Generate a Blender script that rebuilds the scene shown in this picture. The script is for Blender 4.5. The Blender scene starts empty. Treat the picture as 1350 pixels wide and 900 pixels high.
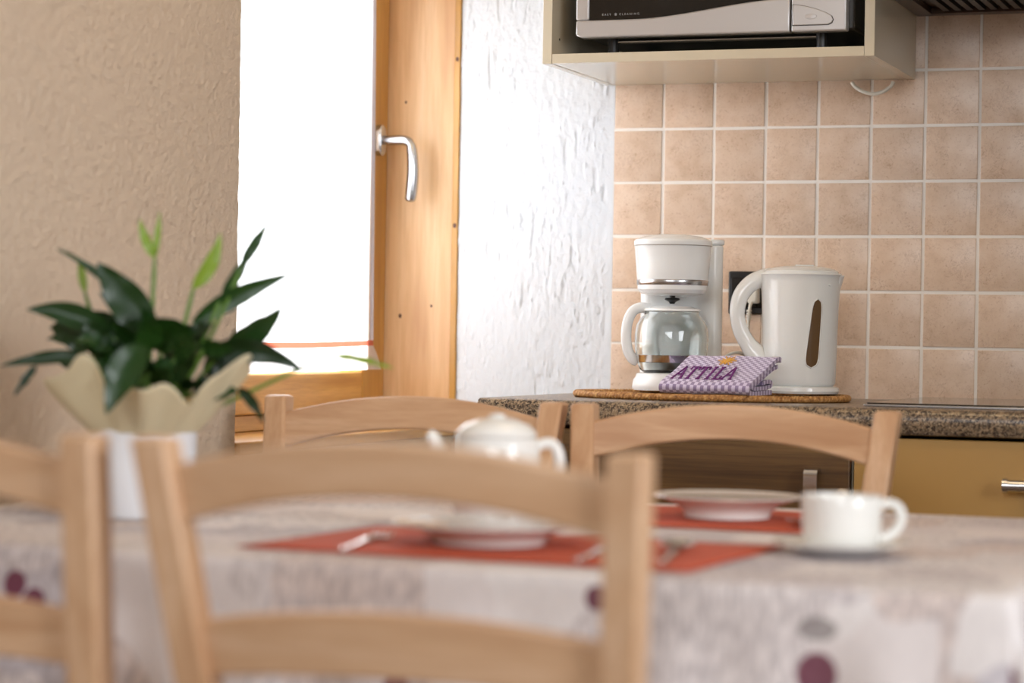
import bpy, bmesh, math, random
from mathutils import Vector, Matrix, noise
random.seed(7)
S = bpy.context.scene
COL = S.collection
PI = math.pi

# ------------------------------------------------------------------ camera
def vec(*a): return Vector(a)
yaw, pitch, roll = (math.radians(a) for a in (20.0, -0.1, 0.95))
FW = vec(-math.sin(yaw)*math.cos(pitch), math.cos(yaw)*math.cos(pitch), math.sin(pitch))
R0 = vec(math.cos(yaw), math.sin(yaw), 0); U0 = R0.cross(FW)
RT = R0*math.cos(roll) + U0*math.sin(roll); UP = U0*math.cos(roll) - R0*math.sin(roll)
cd = bpy.data.cameras.new('camera'); cam = bpy.data.objects.new('camera', cd); COL.objects.link(cam)
CAM = vec(1.383, -4.339, 0.977)
M = Matrix((RT, UP, -FW)).transposed().to_4x4(); M.translation = CAM
cam.matrix_world = M
cd.sensor_width = 36; cd.lens = 85; cd.clip_start = .05
cd.dof.use_dof = True; cd.dof.focus_distance = 4.1; cd.dof.aperture_fstop = 2.8
S.camera = cam

# ------------------------------------------------------------------ world, lights, exposure
w = bpy.data.worlds.new('overcast'); S.world = w; w.use_nodes = True
w.node_tree.nodes['Background'].inputs[0].default_value = (.93, .97, 1, 1)
w.node_tree.nodes['Background'].inputs[1].default_value = 3.0
WD = vec(0, -1, 0); WN = vec(1, 0, 0)      # window wall: u runs towards the viewer, n into the room
CORNER = vec(-.31, 0, 0)
def SW(u, n, z):
    p = CORNER + WD*u + WN*n; return (p.x, p.y, z)
def area(name, loc, aim, sx, sy, power, col):
    l = bpy.data.lights.new(name, 'AREA'); l.shape = 'RECTANGLE'; l.size = sx; l.size_y = sy; l.energy = power; l.color = col
    o = bpy.data.objects.new(name, l); COL.objects.link(o); o.location = loc
    o.rotation_euler = (Vector(aim) - Vector(loc)).to_track_quat('-Z', 'Y').to_euler(); return o
area('daylight_window', SW(.5, -.85, 1.5), SW(.45, 0, 1.3), 1.2, 1.6, 74, (.90, .95, 1))
fill = area('fill_right', (3.05, -3.0, 1.6), (-.31, -1.9, 1.05), 1.3, 1.3, 18, (.92, .95, 1)); fill.data.spread = math.radians(80)  # added fill lamp aimed at the beige wall; no window is built here
fill = area('fill_rear', (.8, -5.2, 1.75), (.3, -2.2, .6), 1.8, 1.3, 17, (.93, .96, 1)); fill.data.spread = math.radians(85)  # unseen fill lamp added behind the camera for the table and chairs
for i, p in enumerate([(.52, -1.35, 2.2), (.74, -1.3, 2.2)]):
    l = bpy.data.lights.new('ceiling_spot', 'POINT'); l.energy = 5; l.color = (1, .72, .42); l.shadow_soft_size = .035
    o = bpy.data.objects.new('ceiling_spot', l); COL.objects.link(o); o.location = p
S.view_settings.view_transform = 'Standard'; S.view_settings.look = 'None'
S.view_settings.exposure = 0.0; S.view_settings.gamma = 1.0; S.view_settings.use_curve_mapping = False

# ------------------------------------------------------------------ material helpers
def lin(c):
    c = c/255
    return c/12.92 if c <= .04045 else ((c+.055)/1.055)**2.4
def rgb(r, g, b): return (lin(r), lin(g), lin(b), 1)
class NT:
    def __init__(s, name):
        s.m = bpy.data.materials.new(name); s.m.use_nodes = True; s.t = s.m.node_tree
        s.p = s.t.nodes['Principled BSDF']; s.out = s.t.nodes['Material Output']
    def n(s, typ, **k):
        x = s.t.nodes.new(typ)
        for a, b in k.items():
            if a in x.inputs: x.inputs[a].default_value = b
            else: setattr(x, a, b)
        return x
    def l(s, a, b): s.t.links.new(a, b)
    def coord(s, kind='Object', scale=(1, 1, 1), rot=(0, 0, 0)):
        c = s.n('ShaderNodeTexCoord'); mp = s.n('ShaderNodeMapping'); mp.inputs['Scale'].default_value = scale
        mp.inputs['Rotation'].default_value = rot
        s.l(c.outputs[kind], mp.inputs['Vector']); return mp.outputs[0]
    def noise(s, co, scale, detail=4, rough=.5, dist=0):
        x = s.n('ShaderNodeTexNoise'); x.inputs['Scale'].default_value = scale; x.inputs['Detail'].default_value = detail
        x.inputs['Roughness'].default_value = rough; x.inputs['Distortion'].default_value = dist
        s.l(co, x.inputs['Vector']); return x.outputs[0]
    def ramp(s, fac, stops, interp='LINEAR'):
        r = s.n('ShaderNodeValToRGB'); r.color_ramp.interpolation = interp
        e = r.color_ramp.elements
        while len(e) < len(stops): e.new(.5)
        for q, (p, c) in zip(e, stops): q.position = p; q.color = c
        s.l(fac, r.inputs[0]); return r.outputs[0]
    def mix(s, fac, a, b, mode='MIX'):
        x = s.n('ShaderNodeMix', data_type='RGBA', blend_type=mode)
        for i, v in ((0, fac), (6, a), (7, b)):
            if hasattr(v, 'is_linked') or hasattr(v, 'links'): s.l(v, x.inputs[i])
            else: x.inputs[i].default_value = v
        return x.outputs[2]
    def math(s, op, a, b=0.):
        x = s.n('ShaderNodeMath', operation=op)
        for i, v in ((0, a), (1, b)):
            if hasattr(v, 'links'): s.l(v, x.inputs[i])
            else: x.inputs[i].default_value = v
        return x.outputs[0]
    def bump(s, h, strength=.3, dist=.002):
        b = s.n('ShaderNodeBump'); b.inputs['Strength'].default_value = strength; b.inputs['Distance'].default_value = dist
        s.l(h, b.inputs['Height']); s.l(b.outputs[0], s.p.inputs['Normal'])
    def base(s, c):
        if hasattr(c, 'links'): s.l(c, s.p.inputs['Base Color'])
        else: s.p.inputs['Base Color'].default_value = c
    def set(s, **k):
        for a, b in k.items(): s.p.inputs[a.replace('_', ' ')].default_value = b
        return s.m
def plain(name, c, rough=.5, metal=0., **k):
    t = NT(name); t.base(c); t.p.inputs['Roughness'].default_value = rough; t.p.inputs['Metallic'].default_value = metal
    return t.set(**k)

def wood(name, c0, c1, c2, scale, rot=(0, 0, 0), rough=.42, streak=1.0):
    t = NT(name); oi = t.n('ShaderNodeObjectInfo')
    co = t.coord('Object', scale, rot)
    ad = t.n('ShaderNodeVectorMath', operation='ADD'); t.l(co, ad.inputs[0])
    cb = t.n('ShaderNodeCombineXYZ'); mu = t.math('MULTIPLY', oi.outputs['Random'], 13.0); t.l(mu, cb.inputs[0]); t.l(mu, cb.inputs[2])
    t.l(cb.outputs[0], ad.inputs[1]); co = ad.outputs[0]
    big = t.noise(co, 1.0, 3, .5, .6); fine = t.noise(co, 7.0, 4, .6, .2)
    col = t.ramp(big, [(.3, c0), (.5, c1), (.72, c2)])
    col = t.mix(t.math('MULTIPLY', t.ramp(fine, [(.35, (1, 1, 1, 1)), (.6, (0, 0, 0, 1))]), .35*streak), col, c2)
    t.base(col); t.p.inputs['Roughness'].default_value = rough
    t.bump(fine, .08, .001); return t.m

M_BEECH_X = wood('beech_wood', rgb(214, 179, 146), rgb(203, 164, 128), rgb(180, 137, 100), (2.2, 26, 26))
M_BEECH_Z = wood('beech_wood_post', rgb(214, 179, 146), rgb(203, 164, 128), rgb(182, 139, 102), (26, 26, 2.2))
M_PINE_Z = wood('pine_lining', rgb(230, 196, 152), rgb(220, 178, 130), rgb(190, 140, 90), (16, 14, 1.0), rough=.35)
M_PINE_SASH = wood('pine_sash', rgb(206, 158, 88), rgb(192, 142, 68), rgb(164, 114, 48), (14, 14, 1.6), rough=.3)
M_PINE_RAIL = wood('pine_sash_rail', rgb(216, 168, 98), rgb(200, 150, 78), rgb(174, 122, 56), (2, 2, 26), rough=.3)
M_OAK = wood('dark_oak_front', rgb(128, 96, 54), rgb(108, 78, 42), rgb(74, 50, 26), (1.2, 8, 30), rough=.45, streak=1.6)
def laminate(name, c, rough):
    t = NT(name); co = t.coord('Object', (1, 1, 1)); f = t.noise(co, 60, 3)
    t.base(t.mix(t.math('MULTIPLY', f, .12), c, (c[0]*.8, c[1]*.8, c[2]*.8, 1))); t.p.inputs['Roughness'].default_value = rough; return t.m
M_LAM = laminate('cream_laminate', rgb(206, 196, 174), .14)
M_LAM_D = laminate('honey_laminate', rgb(186, 146, 84), .3)
M_CHROME = plain('brushed_steel', rgb(190, 190, 192), .25, 1.0)
M_POLISH = plain('polished_steel', rgb(215, 215, 215), .12, 1.0)
M_WHITE = plain('white_plastic', rgb(234, 236, 235), .18)
M_KETTLE = plain('white_gloss_plastic', rgb(228, 229, 226), .12)
M_BLACK = plain('black_plastic', rgb(14, 13, 13), .35)
M_BLACKG = plain('black_glass', rgb(8, 7, 7), .06)
M_PORC = plain('white_porcelain', rgb(232, 230, 224), .09)
M_CABLE = plain('white_cable', rgb(220, 216, 204), .4)
M_DARKCASE = plain('dark_enamel_case', rgb(34, 33, 31), .35)
M_SILVER = plain('silver_paint', rgb(196, 194, 194), .3, .55)
M_SMOKE = plain('smoked_window', rgb(96, 72, 46), .12)
M_HOOD = plain('hood_metal_reflection_tint', rgb(84, 66, 54), .3, .6)  # brown of reflected tile and wood put into the metal colour
M_SOIL = plain('dark_soil', rgb(40, 28, 20), .9)
M_GROUT = plain('pale_grout', rgb(240, 233, 224), .85)

def tile_mat():
    t = NT('beige_ceramic_tile'); co = t.coord('Object'); oi = t.n('ShaderNodeObjectInfo')
    ad = t.n('ShaderNodeVectorMath', operation='ADD'); t.l(co, ad.inputs[0])
    cb = t.n('ShaderNodeCombineXYZ'); mu = t.math('MULTIPLY', oi.outputs['Random'], 30.0); t.l(mu, cb.inputs[0]); t.l(mu, cb.inputs[2]); t.l(cb.outputs[0], ad.inputs[1])
    co = ad.outputs[0]
    cloud = t.noise(co, 28, 4, .6)
    col = t.ramp(cloud, [(.3, rgb(224, 200, 178)), (.55, rgb(217, 190, 165)), (.75, rgb(206, 177, 150))])
    speck = t.noise(co, 230, 3, .7, 1.2)
    ve = t.noise(co, 46, 5, .7, 2.5)
    m1 = t.ramp(speck, [(.57, (0, 0, 0, 1)), (.68, (1, 1, 1, 1))])
    m2 = t.ramp(t.math('ABSOLUTE', t.math('SUBTRACT', ve, .5)), [(.0, (1, 1, 1, 1)), (.02, (0, 0, 0, 1))])
    m2b = t.math('MULTIPLY', m2, t.ramp(t.noise(co, 20, 2), [(.48, (0, 0, 0, 1)), (.62, (1, 1, 1, 1))]))
    col = t.mix(t.math('MULTIPLY', m1, .6), col, rgb(170, 128, 96))
    col = t.mix(t.math('MULTIPLY', m2b, .7), col, rgb(160, 120, 90))
    hsv = t.n('ShaderNodeHueSaturation'); t.l(col, hsv.inputs['Color'])
    t.l(t.math('ADD', t.math('MULTIPLY', oi.outputs['Random'], .09), .955), hsv.inputs['Value'])
    t.base(hsv.outputs[0]); t.p.inputs['Roughness'].default_value = .3; t.bump(cloud, .15, .001); return t.m
M_TILE = tile_mat()
def granite():
    t = NT('speckled_granite_laminate'); co = t.coord('Object')
    a = t.noise(co, 180, 3, .65, .4); b = t.noise(co, 60, 4, .6, .6); c = t.noise(co, 420, 2)
    col = t.ramp(b, [(.3, rgb(104, 88, 72)), (.5, rgb(142, 120, 94)), (.7, rgb(168, 144, 114))])
    col = t.mix(t.ramp(a, [(.46, (0, 0, 0, 1)), (.56, (1, 1, 1, 1))]), col, rgb(52, 40, 34))
    col = t.mix(t.math('MULTIPLY', t.ramp(c, [(.55, (0, 0, 0, 1)), (.66, (1, 1, 1, 1))]), .6), col, rgb(210, 190, 160))
    t.base(col); t.p.inputs['Roughness'].default_value = .28; return t.m
M_GRANITE = granite()
def stucco(name, c, sc, strength, dist):
    t = NT(name); co = t.coord('Object')
    a = t.noise(co, sc, 5, .65); b = t.noise(co, sc*3.5, 3, .6)
    col = t.mix(t.math('MULTIPLY', t.noise(co, 6, 3), .16), c, (c[0]*.86, c[1]*.84, c[2]*.8, 1))
    t.base(col); t.p.inputs['Roughness'].default_value = .92
    t.bump(t.math('ADD', a, t.math('MULTIPLY', b, .5)), strength, dist); return t.m
M_BEIGE = stucco('beige_stucco', rgb(245, 223, 198), 150, 1.0, .009)
M_PLASTER = stucco('white_dragged_plaster', rgb(222, 226, 231), 90, .5, .003)
M_PAINT = stucco('white_room_paint', rgb(232, 231, 228), 60, .2, .002)
def floor_mat():
    t = NT('terracotta_floor'); co = t.coord('Object')
    t.base(t.ramp(t.noise(co, 9, 4), [(.3, rgb(140, 116, 98)), (.7, rgb(166, 142, 122))])); t.p.inputs['Roughness'].default_value = .4; return t.m
M_FLOOR = floor_mat()
def glass(name, tint=(1, 1, 1, 1), ior=1.45, rough=0.):
    t = NT(name); t.base(tint); t.set(Roughness=rough, IOR=ior); t.p.inputs['Transmission Weight'].default_value = 1.0; return t.m
M_GLASS = glass('clear_glass', (.97, 1, .99, 1))
def pane_mat():
    t = NT('window_pane'); tr = t.n('ShaderNodeBsdfTransparent'); gl = t.n('ShaderNodeBsdfGlossy'); gl.inputs['Roughness'].default_value = .02
    mx = t.n('ShaderNodeMixShader'); mx.inputs[0].default_value = .06
    t.l(tr.outputs[0], mx.inputs[1]); t.l(gl.outputs[0], mx.inputs[2]); t.l(mx.outputs[0], t.out.inputs['Surface']); return t.m
M_PANE = pane_mat()
def cloth_through(name, c, trans):
    t = NT(name); t.base(c); t.p.inputs['Roughness'].default_value = .9
    tl = t.n('ShaderNodeBsdfTranslucent'); tl.inputs['Color'].default_value = c
    mx = t.n('ShaderNodeMixShader'); mx.inputs[0].default_value = trans
    t.l(t.p.outputs[0], mx.inputs[1]); t.l(tl.outputs[0], mx.inputs[2]); t.l(mx.outputs[0], t.out.inputs['Surface']); return t.m
M_CURTAIN = cloth_through('white_voile', rgb(248, 248, 250), .62)
M_CURTAIN_HEM = cloth_through('red_hem_band', rgb(214, 120, 96), .35)
M_CURTAIN_EDGE = cloth_through('voile_edge_shade', rgb(206, 204, 216), .06)  # grey-lavender shading at the curtain edge, put into the cloth colour
def leaf_mat(name, c0, c1, tr):
    t = NT(name); oi = t.n('ShaderNodeObjectInfo'); co = t.coord('UV', (1, 1, 1))
    wv = t.n('ShaderNodeTexWave'); wv.inputs['Scale'].default_value = 7; wv.inputs['Distortion'].default_value = 1.5; t.l(co, wv.inputs['Vector'])
    col = t.mix(t.math('ADD', t.math('MULTIPLY', wv.outputs['Fac'], .25), t.math('MULTIPLY', oi.outputs['Random'], .6)), c0, c1)
    t.base(col); t.p.inputs['Roughness'].default_value = .35
    tl = t.n('ShaderNodeBsdfTranslucent'); t.l(col, tl.inputs['Color'])
    mx = t.n('ShaderNodeMixShader'); mx.inputs[0].default_value = tr
    t.l(t.p.outputs[0], mx.inputs[1]); t.l(tl.outputs[0], mx.inputs[2]); t.l(mx.outputs[0], t.out.inputs['Surface']); return t.m
M_LEAF = leaf_mat('dark_green_leaf', rgb(16, 40, 14), rgb(40, 76, 24), .22)
M_SPATHE = leaf_mat('yellow_green_spathe', rgb(126, 160, 46), rgb(150, 178, 70), .4)
M_STEM = plain('green_stem', rgb(96, 130, 50), .5)
M_PAPER = cloth_through('cream_crepe_paper', rgb(226, 214, 180), .3)
M_BUCKET = plain('white_ceramic_pot', rgb(222, 222, 224), .3)
def napkin_mat():
    t = NT('brick_red_mat_cloth'); co = t.coord('Object'); wv = t.noise(co, 420, 2)
    t.base(t.mix(t.math('MULTIPLY', wv, .3), rgb(192, 84, 54), rgb(150, 56, 36))); t.p.inputs['Roughness'].default_value = .8; t.bump(wv, .2, .001); return t.m
M_REDMAT = napkin_mat()
def wicker_mat():
    t = NT('braided_straw'); co = t.coord('Object'); a = t.noise(co, 160, 3, .6)
    t.base(t.ramp(a, [(.3, rgb(120, 76, 36)), (.5, rgb(176, 124, 66)), (.72, rgb(214, 170, 108))])); t.p.inputs['Roughness'].default_value = .6; t.bump(a, .5, .001); return t.m
M_WICKER = wicker_mat()
def towel_mat():
    t = NT('purple_checked_towel'); co = t.coord('UV', (1, 1, 1))
    ck = t.n('ShaderNodeTexChecker'); ck.inputs['Scale'].default_value = 160.0; t.l(co, ck.inputs['Vector'])
    ck.inputs['Color1'].default_value = rgb(208, 194, 220); ck.inputs['Color2'].default_value = rgb(120, 92, 142)
    f = t.noise(co, 900, 2)
    t.base(t.mix(t.math('MULTIPLY', f, .35), ck.outputs[0], rgb(236, 230, 240))); t.p.inputs['Roughness'].default_value = .95
    t.p.inputs['Sheen Weight'].default_value = .3; t.bump(f, .6, .002); return t.m
M_TOWEL = towel_mat()
M_THREAD = plain('purple_thread', rgb(104, 22, 108), .6)
M_GOLD = plain('golden_thread', rgb(222, 166, 70), .5)

def cloth_mat():
    t = NT('printed_tablecloth'); co = t.coord('UV', (1, 1, 1))
    wob = t.n('ShaderNodeVectorMath', operation='ADD'); t.l(co, wob.inputs[0])
    ns = t.n('ShaderNodeTexNoise'); ns.inputs['Scale'].default_value = 14; t.l(co, ns.inputs['Vector'])
    sc_ = t.n('ShaderNodeVectorMath', operation='SCALE'); sc_.inputs['Scale'].default_value = .03; t.l(ns.outputs['Color'], sc_.inputs[0]); t.l(sc_.outputs[0], wob.inputs[1])
    vo = t.n('ShaderNodeTexVoronoi', distance='CHEBYCHEV'); vo.inputs['Scale'].default_value = 8.5; vo.inputs['Randomness'].default_value = .8; t.l(wob.outputs[0], vo.inputs['Vector'])
    sp = t.n('ShaderNodeSeparateColor'); t.l(vo.outputs['Color'], sp.inputs[0])
    patch = t.ramp(sp.outputs[0], [(0, rgb(222, 212, 208)), (.3, rgb(212, 202, 200)), (.5, rgb(228, 220, 216)), (.68, rgb(196, 188, 190)), (.84, rgb(216, 200, 192))], 'CONSTANT')
    # grey lettering-like texture in some patches
    st = t.n('ShaderNodeTexNoise'); st.inputs['Scale'].default_value = 60; st.inputs['Detail'].default_value = 3; t.l(t.coord('UV', (2.6, .8, 1)), st.inputs['Vector'])
    lines = t.ramp(st.outputs[0], [(.42, (0, 0, 0, 1)), (.58, (1, 1, 1, 1))])
    gate = t.ramp(sp.outputs[1], [(.30, (.15, .15, .15, 1)), (.36, (1, 1, 1, 1))])
    col = t.mix(t.math('MULTIPLY', t.math('MULTIPLY', lines, gate), .45), patch, rgb(132, 120, 122))
    sx = t.n('ShaderNodeSeparateXYZ'); t.l(co, sx.inputs[0])
    def blob(x, y, rx, ry, colr, a, soft=.25):
        nonlocal col
        dx = t.math('DIVIDE', t.math('SUBTRACT', sx.outputs[0], x), rx); dy = t.math('DIVIDE', t.math('SUBTRACT', sx.outputs[1], y), ry)
        d = t.math('ADD', t.math('MULTIPLY', dx, dx), t.math('MULTIPLY', dy, dy))
        m = t.ramp(d, [(1-soft, (1, 1, 1, 1)), (1, (0, 0, 0, 1))])
        col = t.mix(t.math('MULTIPLY', m, a), col, colr)
    BUR = rgb(98, 14, 50)
    for x, o, r in [(.034, .046, .014), (.057, .062, .013), (.887, .088, .021), (.671, .028, .012), (1.10, .075, .018), (.26, .15, .02), (.47, .13, .016), (-.1, .1, .018)]:
        blob(x, -2.125-o, r, r*1.1, BUR, .92)
    blob(.887, -2.170, .02, .012, rgb(110, 100, 98), .7)
    t.base(col); t.p.inputs['Roughness'].default_value = .75; return t.m
M_CLOTH = cloth_mat()

# ------------------------------------------------------------------ mesh helpers
class MB:
    def __init__(s, xf=None): s.v = []; s.f = []; s.uv = {}; s.xf = xf
    def add(s, vs, fs):
        b = len(s.v); s.v += [tuple(v) for v in vs]; s.f += [tuple(b+i for i in f) for f in fs]; return b
    def box(s, x0, x1, y0, y1, z0, z1):
        s.add([(x, y, z) for z in (z0, z1) for y in (y0, y1) for x in (x0, x1)],
              [(0, 2, 3, 1), (4, 5, 7, 6), (0, 1, 5, 4), (2, 6, 7, 3), (0, 4, 6, 2), (1, 3, 7, 5)]); return s
    def prism(s, poly, z0, z1):
        n = len(poly); s.add([(x, y, z0) for x, y in poly] + [(x, y, z1) for x, y in poly],
              [tuple(range(n-1, -1, -1)), tuple(range(n, 2*n))] + [(i, (i+1) % n, n+(i+1) % n, n+i) for i in range(n)]); return s
    def grid(s, nu, nv, fn, uvfn=None, closed=False):
        b = len(s.v)
        for i in range(nu+1):
            for j in range(nv+1): s.v.append(tuple(fn(i/nu, j/nv)))
        for i in range(nu):
            for j in range(nv):
                q = b + i*(nv+1) + j; s.f.append((q, q+nv+1, q+nv+2, q+1))
        if uvfn:
            for i in range(nu+1):
                for j in range(nv+1): s.uv[b+i*(nv+1)+j] = uvfn(i/nu, j/nv)
        return s
    def lathe(s, prof, n=36, cx=0, cy=0, sx=1, sy=1):
        b = len(s.v); k = len(prof)
        for i in range(n):
            a = 2*PI*i/n
            for r, z in prof: s.v.append((cx+r*math.cos(a)*sx, cy+r*math.sin(a)*sy, z))
        for i in range(n):
            j = (i+1) % n
            for q in range(k-1): s.f.append((b+i*k+q, b+j*k+q, b+j*k+q+1, b+i*k+q+1))
        if prof[0][0] > 1e-5: s.f.append(tuple(b+i*k for i in range(n-1, -1, -1)))
        if prof[-1][0] > 1e-5: s.f.append(tuple(b+i*k+k-1 for i in range(n)))
        return s
    def tube(s, pts, rad, n=8, flat=1.0, closed=False):
        pts = [Vector(p) for p in pts]; m = len(pts); b = len(s.v); prev = None
        for i, p in enumerate(pts):
            if closed: d = pts[(i+1) % m] - pts[i-1]
            else: d = pts[min(i+1, m-1)] - pts[max(i-1, 0)]
            d.normalize()
            if prev is None:
                up = vec(0, 0, 1) if abs(d.z) < .9 else vec(1, 0, 0)
                e1 = d.cross(up).normalized()
            else: e1 = (prev - d*prev.dot(d)).normalized()
            prev = e1; e2 = d.cross(e1)
            r = rad[i] if isinstance(rad, (list, tuple)) else rad
            for q in range(n):
                a = 2*PI*q/n; s.v.append(tuple(p + e1*(r*math.cos(a)) + e2*(r*flat*math.sin(a))))
        for i in range(m if closed else m-1):
            i2 = (i+1) % m
            for q in range(n): s.f.append((b+i*n+q, b+i*n+(q+1) % n, b+i2*n+(q+1) % n, b+i2*n+q))
        if not closed:
            s.f.append(tuple(b+q for q in range(n-1, -1, -1))); s.f.append(tuple(b+(m-1)*n+q for q in range(n)))
        return s
    def build(s, name, mat, parent=None, smooth=None, bevel=0, seg=2, solid=0):
        me = bpy.data.meshes.new(name)
        vs = [s.xf(*v) for v in s.v] if s.xf else s.v
        me.from_pydata(vs, [], s.f)
        if s.uv:
            ul = me.uv_layers.new(name='UVMap')
            for lp in me.loops: ul.data[lp.index].uv = s.uv.get(lp.vertex_index, (0, 0))
        bm = bmesh.new(); bm.from_mesh(me); bmesh.ops.recalc_face_normals(bm, faces=bm.faces); bm.to_mesh(me); bm.free()
        me.materials.append(mat)
        if smooth:
            for p in me.polygons: p.use_smooth = True
            me.set_sharp_from_angle(angle=math.radians(smooth))
        o = bpy.data.objects.new(name, me); COL.objects.link(o); o.parent = parent
        if bevel:
            md = o.modifiers.new('bevel', 'BEVEL'); md.width = bevel; md.segments = seg; md.limit_method = 'ANGLE'; md.harden_normals = False
            for p in me.polygons: p.use_smooth = True
            me.set_sharp_from_angle(angle=math.radians(50))
        if solid:
            md = o.modifiers.new('solid', 'SOLIDIFY'); md.thickness = solid; md.offset = 0
        return o
def tag(o, label, cat, group=None):
    o['label'] = label; o['category'] = cat
    if group: o['group'] = group
    return o
def thing(name, label, cat, loc=(0, 0, 0), rz=0, group=None):
    o = bpy.data.objects.new(name, None); COL.objects.link(o); o.location = loc; o.rotation_euler = (0, 0, rz)
    return tag(o, label, cat, group)
def struct(o, label=None, cat=None):
    o['kind'] = 'structure'
    if label: o['label'] = label
    if cat: o['category'] = cat
    return o
def bez(p0, p1, p2, t):
    return Vector(p0)*(1-t)**2 + Vector(p1)*2*t*(1-t) + Vector(p2)*t*t
def catmull(pts, k=6):
    pts = [Vector(p) for p in pts]; out = []
    for i in range(len(pts)-1):
        p0 = pts[max(i-1, 0)]; p1 = pts[i]; p2 = pts[i+1]; p3 = pts[min(i+2, len(pts)-1)]
        for q in range(k):
            t = q/k
            out.append(.5*((2*p1) + (p2-p0)*t + (2*p0-5*p1+4*p2-p3)*t*t + (3*p1-p0-3*p2+p3)*t**3))
    out.append(pts[-1]); return out

# ================================================================== STRUCTURE
X1, Y0, ZC = 3.2, -5.3, 2.45
struct(MB().box(-1.2, X1+.1, Y0-.1, .1, -.1, 0).build('floor', M_FLOOR), 'warm brown tiled kitchen floor', 'floor')
struct(MB().box(-1.2, X1+.1, Y0-.1, .1, ZC, ZC+.1).build('ceiling', M_PAINT), 'white painted ceiling above the kitchen', 'ceiling')
struct(MB().box(X1, X1+.1, Y0, .1, 0, ZC).build('wall_right', M_PAINT), 'white painted wall across from the window', 'wall')
struct(MB().box(-1.2, X1, Y0-.1, Y0, 0, ZC).build('wall_rear', M_PAINT), 'white painted wall opposite the tiled wall', 'wall')
wb = struct(MB().box(.001, X1, -.0006, .1, 0, ZC).build('wall_back', M_GROUT), 'kitchen back wall covered with square beige tiles and pale grout', 'wall')
# tiles: 0.0965 x 0.1 pitch
PX, PZ = .0979, .1
def tile_mesh():
    bm = bmesh.new(); bmesh.ops.create_cube(bm, size=1)
    for v in bm.verts: v.co = (v.co.x*(PX-.0055), v.co.y*.010, v.co.z*(PZ-.0055))
    bmesh.ops.bevel(bm, geom=[e for e in bm.edges if all(v.co.y < 0 for v in e.verts)], offset=.0013, segments=2, affect='EDGES', profile=.6)
    me = bpy.data.meshes.new('tile'); bm.to_mesh(me); bm.free(); me.materials.append(M_TILE)
    for p in me.polygons: p.use_smooth = True
    me.set_sharp_from_angle(angle=math.radians(60)); return me
TM = tile_mesh()
for c in range(18):
    for r in range(8):
        o = bpy.data.objects.new('tile', TM); COL.objects.link(o); o.parent = wb
        o.location = (.0005+PX*(c+.5)+random.uniform(-.0005, .0005), .0028+random.uniform(-.0006, .0006), .87+PZ*(r+.5)+random.uniform(-.0006, .0006))
        o.rotation_euler = (random.uniform(-.006, .006), random.uniform(-.004, .004), random.uniform(-.006, .006))

# left wall, near part: beige stucco with a real ragged surface and edge
NB = 0.0
def stuc(u, z, k, a):
    p = Vector((u*k, z*k, 3.1)); return a*(noise.noise(p) + .6*noise.noise(p*2.3) + .35*noise.noise(p*5.1))
UB, ZSILL, ZLIN = .94, .806, 1.76
def beige(a, b):
    u = UB + 1.15*a; z = .55 + 1.3*b
    uu = u + (.0022*noise.noise(Vector((z*38, 1.7, 0))) + .0016*noise.noise(Vector((z*110, 4.7, 0))) if a == 0 else 0)
    return SW(uu, NB + (stuc(u, z, 95, .0030) if a > .004 else -.002), z)
wl = MB(); wl.grid(280, 300, beige)
for (u0, u1, z0, z1) in [(UB, UB+1.15, 0, .55), (UB, UB+1.15, 1.85, ZC), (UB+1.15, 5.4, 0, ZC)]:
    wl.add([SW(u0, NB, z0), SW(u1, NB, z0), SW(u1, NB, z1), SW(u0, NB, z1)], [(0, 1, 2, 3)])
jb = [SW(UB+.0005+.0022*noise.noise(Vector((z*38, 1.7, 0)))+.0016*noise.noise(Vector((z*110, 4.7, 0))), NB-.002, z) for z in [.55+1.3*i/190 for i in range(191)]]
jn = len(jb); wl.add(jb + [(x-.4, y-.0, z) for x, y, z in jb], [(i, i+1, jn+i+1, jn+i) for i in range(jn-1)])
wl.add([SW(UB, 0, 1.85), SW(UB, -.4, 1.85), SW(UB, -.4, ZC), SW(UB, 0, ZC)], [(0, 1, 2, 3)])
for (z0, z1) in [(0, ZSILL-.02), (ZLIN, ZC)]:      # below the sill and above the opening
    b0 = len(wl.v); wl.box(*sorted((SW(0, -.4, 0)[0], SW(0, 0, 0)[0])), -UB, .1, z0, z1)
struct(wl.build('wall_left', M_BEIGE, smooth=40), 'beige stucco wall with rough grain beside the window and plant', 'wall')
# white dragged plaster between window and tiles, same plane as the tiled wall
XP0, XP1 = -.309, .0022
def plas(a, b):
    x = XP0 + (XP1-XP0)*a; z = .80 + 1.1*b; u = x
    d = .0012*noise.noise(Vector((u*30, z*12, .3))) + .0010*noise.noise(Vector((u*95, z*45, 8.))) + .0006*noise.noise(Vector((u*210, z*120, 3.)))
    g = noise.noise(Vector((u*64, z*15, 5.5))); gate = noise.noise(Vector((u*11, z*9, 2.2))); e = min(1, (XP1-x)/.02)
    if g > .26 and gate > .02: d -= .0022*min(1, (g-.26)*6)*min(1, gate*6)*e
    g2 = noise.noise(Vector((u*150, z*70, 1.5)))
    if g2 > .45 and gate > -.1: d += .0012*e
    return (x, -.001 - d*e, z)
wp = MB(); wp.grid(190, 380, plas)
for (z0, z1) in [(0, .80), (1.90, ZC)]:
    wp.add([(XP0, 0, z0), (XP1, 0, z0), (XP1, 0, z1), (XP0, 0, z1)], [(0, 1, 2, 3)])
wp.add([(XP0, 0, 0), (XP0, .1, 0), (XP0, .1, ZC), (XP0, 0, ZC)], [(0, 1, 2, 3)]); wp.box(XP0-.001, XP1, .008, .1, 0, ZC)
struct(wp.build('wall_corner', M_PLASTER, smooth=40), 'white plaster wall with vertical drag marks between window and tiles', 'wall')

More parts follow.
